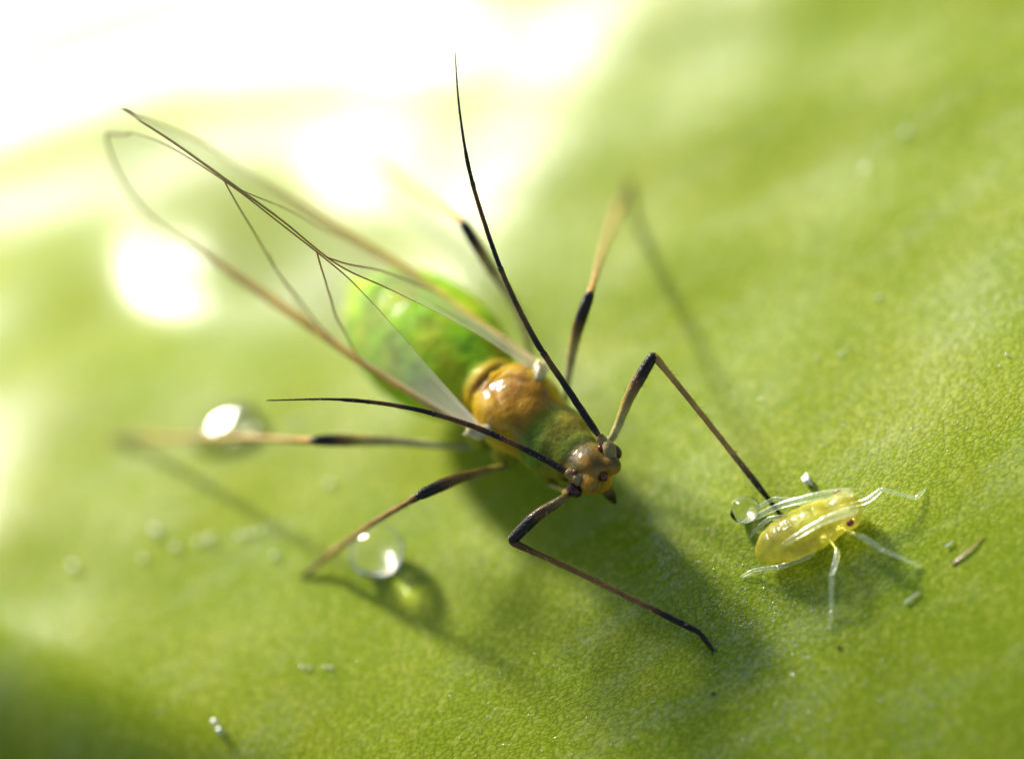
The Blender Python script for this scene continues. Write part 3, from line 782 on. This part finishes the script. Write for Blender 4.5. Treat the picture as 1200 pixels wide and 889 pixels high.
# ================================================================ water
def droplet(name, c, r, label, cat, group=None, squash=(1, 1, 1), lump=0.0, seg=48, rings=30, axes=None):
    if name == 'dew_bead': r *= 0.7
    o = ico(name, c, (r * squash[0], r * squash[1], r * squash[2]), MAT['dew' if name == 'dew_bead' else 'film' if squash[2] < 0.5 else 'water'], None, axes, seg, rings, lump=lump)
    if name == 'water_droplet': o.cycles.is_caustics_caster = True
    centre_origin(o, c); return tag(o, label, cat, group)
HZ = (sdir - DW).normalized(); HX = Vector((1, 0, 0)).cross(HZ).cross(HZ).normalized() * -1; HY = HZ.cross(HX)
droplet('water_droplet', leaf_pt(441, 645, 0.152), 0.163, 'round clear water drop standing on the leaf against a middle leg', 'water drop', squash=(1.02, 1.0, 0.93), lump=0.03)
droplet('water_droplet', leaf_pt(260, 500, 0.03), 0.2, 'broad flat water drop with a dazzling sun glint beside the hind leg', 'water drop', squash=(1.15, 0.8, 0.22), axes=(HX, HY, HZ))
droplet('water_droplet', leaf_pt(873, 597, 0.085), 0.085, 'small clear drop behind the yellow nymph', 'water drop', squash=(1.05, 1, 0.95), lump=0.08)
DB = 'dew beads strung in a row'
for x, y, r in ((168, 655, .03), (183, 622, .045), (206, 641, .035), (232, 635, .03), (246, 632, .04), (281, 628, .03), (293, 625, .03), (305, 622, .028), (318, 619, .026)):
    droplet('dew_bead', leaf_pt(x, y, r * 0.5), r, 'tiny dew bead in the slanting row between the hind leg and the dark leaf edge', 'dew bead', DB, seg=20, rings=12)
for x, y, r in ((355, 781, .022), (364, 782, .016), (381, 781, .016), (388, 782, .02)):
    droplet('dew_bead', leaf_pt(x, y, r * 0.5), r, 'tiny dew bead in the short row of four near the round water drop', 'dew bead', 'short row of dew beads', seg=20, rings=12)
for x, y, r, lab in ((252, 846, .04, 'one of two dew beads side by side above the dark leaf margin'), (258, 856, .04, 'one of two dew beads side by side above the dark leaf margin'),
                     (86, 664, .045, 'lone dew bead past the far end of the slanting row of beads'), (386, 566, .032, 'lone dew bead between the hind leg and the middle leg'),
                     (346, 490, .03, 'lone dew bead under the tip of the sideways antenna'), (323, 651, .03, 'lone dew bead close to the foot of the middle leg')):
    droplet('dew_bead', leaf_pt(x, y, r * 0.5), r, lab, 'dew bead', 'lone dew beads', seg=20, rings=12)
for x, y, r in ((1030, 348, .022), (986, 415, .022), (993, 408, .016), (958, 420, .016), (1180, 416, .016), (1171, 429, .012), (1062, 155, .03)):
    droplet('dew_bead', leaf_pt(x, y, r * 0.5), r, 'minute dew speck on the bare leaf beyond the nymph', 'dew bead', 'dew specks beyond the nymph', seg=16, rings=10)

# ================================================================ bits on the leaf
o, _, _ = tube('plant_hair', [leaf_pt(1116, 661, 0.004), leaf_pt(1134, 646, 0.010), leaf_pt(1153, 629, 0.005)], [(0, 0.0045), (0.5, 0.0045), (1, 0.002)], MAT['hair'], n=14, sides=7)
tag(o, 'short red-brown hair lying on the leaf past the nymph', 'hair')
for pts, lab in (([(1060, 706), (1068, 700), (1078, 693)], 'fine white fibre lying between the red-brown hair and a clear nymph leg'),
                 ([(1108, 640), (1113, 637), (1117, 634)], 'very short white fibre just beside the red-brown hair')):
    o, _, _ = tube('fibre', [leaf_pt(x, y, 0.012) for x, y in pts], [(0, 0.004), (1, 0.0025)], MAT['wax'], n=10, sides=6)
    tag(o, lab, 'fibre')
o = ico('wax_flake', leaf_pt(946, 562, 0.02), (0.022, 0.045, 0.022), MAT['wax'], None, None, 12, 8, lump=1.1)
tag(o, 'small white waxy flake on the leaf behind the nymph', 'flake')
for x, y in ((983, 758), (836, 812)):
    o = ico('dark_speck', leaf_pt(x, y, 0.006), (0.011, 0.009, 0.008), MAT['speck'], None, None, 10, 6, lump=0.6)
    tag(o, 'minute black speck on the bare leaf near the nymph and a front foot', 'speck', 'black specks on the leaf')

# white grains added to imitate sunlit sparkle on the leaf, too fine to count
V, F = [], []
clusters = [(860, 745, 40, 60, 260), (925, 800, 40, 70, 220), (775, 640, 22, 40, 170), (1062, 800, 50, 50, 160), (905, 690, 60, 40, 160), (1000, 480, 150, 90, 260), (620, 830, 160, 60, 120), (1040, 250, 140, 60, 60)]
for cx, cy_, sx, sy, n in clusters:
    for q in range(int(n * 2.6)):
        t = random.gauss(0, 1); u = random.gauss(0, 1)
        px = cx + sx * (0.55 * t + 0.45 * u); py = cy_ + sy * (0.8 * t - 0.35 * u)
        p = at(px, py, 0.0); p = np.array(on_leaf(p, 0.004)); r = random.uniform(0.0018, 0.0045)
        A = rng.normal(size=(4, 3)); A /= np.linalg.norm(A, axis=1)[:, None]
        k0 = len(V); V += [p + a * r * np.array((1.5, 1.0, 0.5)) for a in A]
        F += [(k0, k0 + 1, k0 + 2), (k0, k0 + 1, k0 + 3), (k0, k0 + 2, k0 + 3), (k0 + 1, k0 + 2, k0 + 3)]
o = mesh_obj('glint_grains', V, F, MAT['wax'], smooth=False)
tag(o, 'fine white grains added over the leaf to imitate its sparkling glints', 'wax dust', kind='stuff')
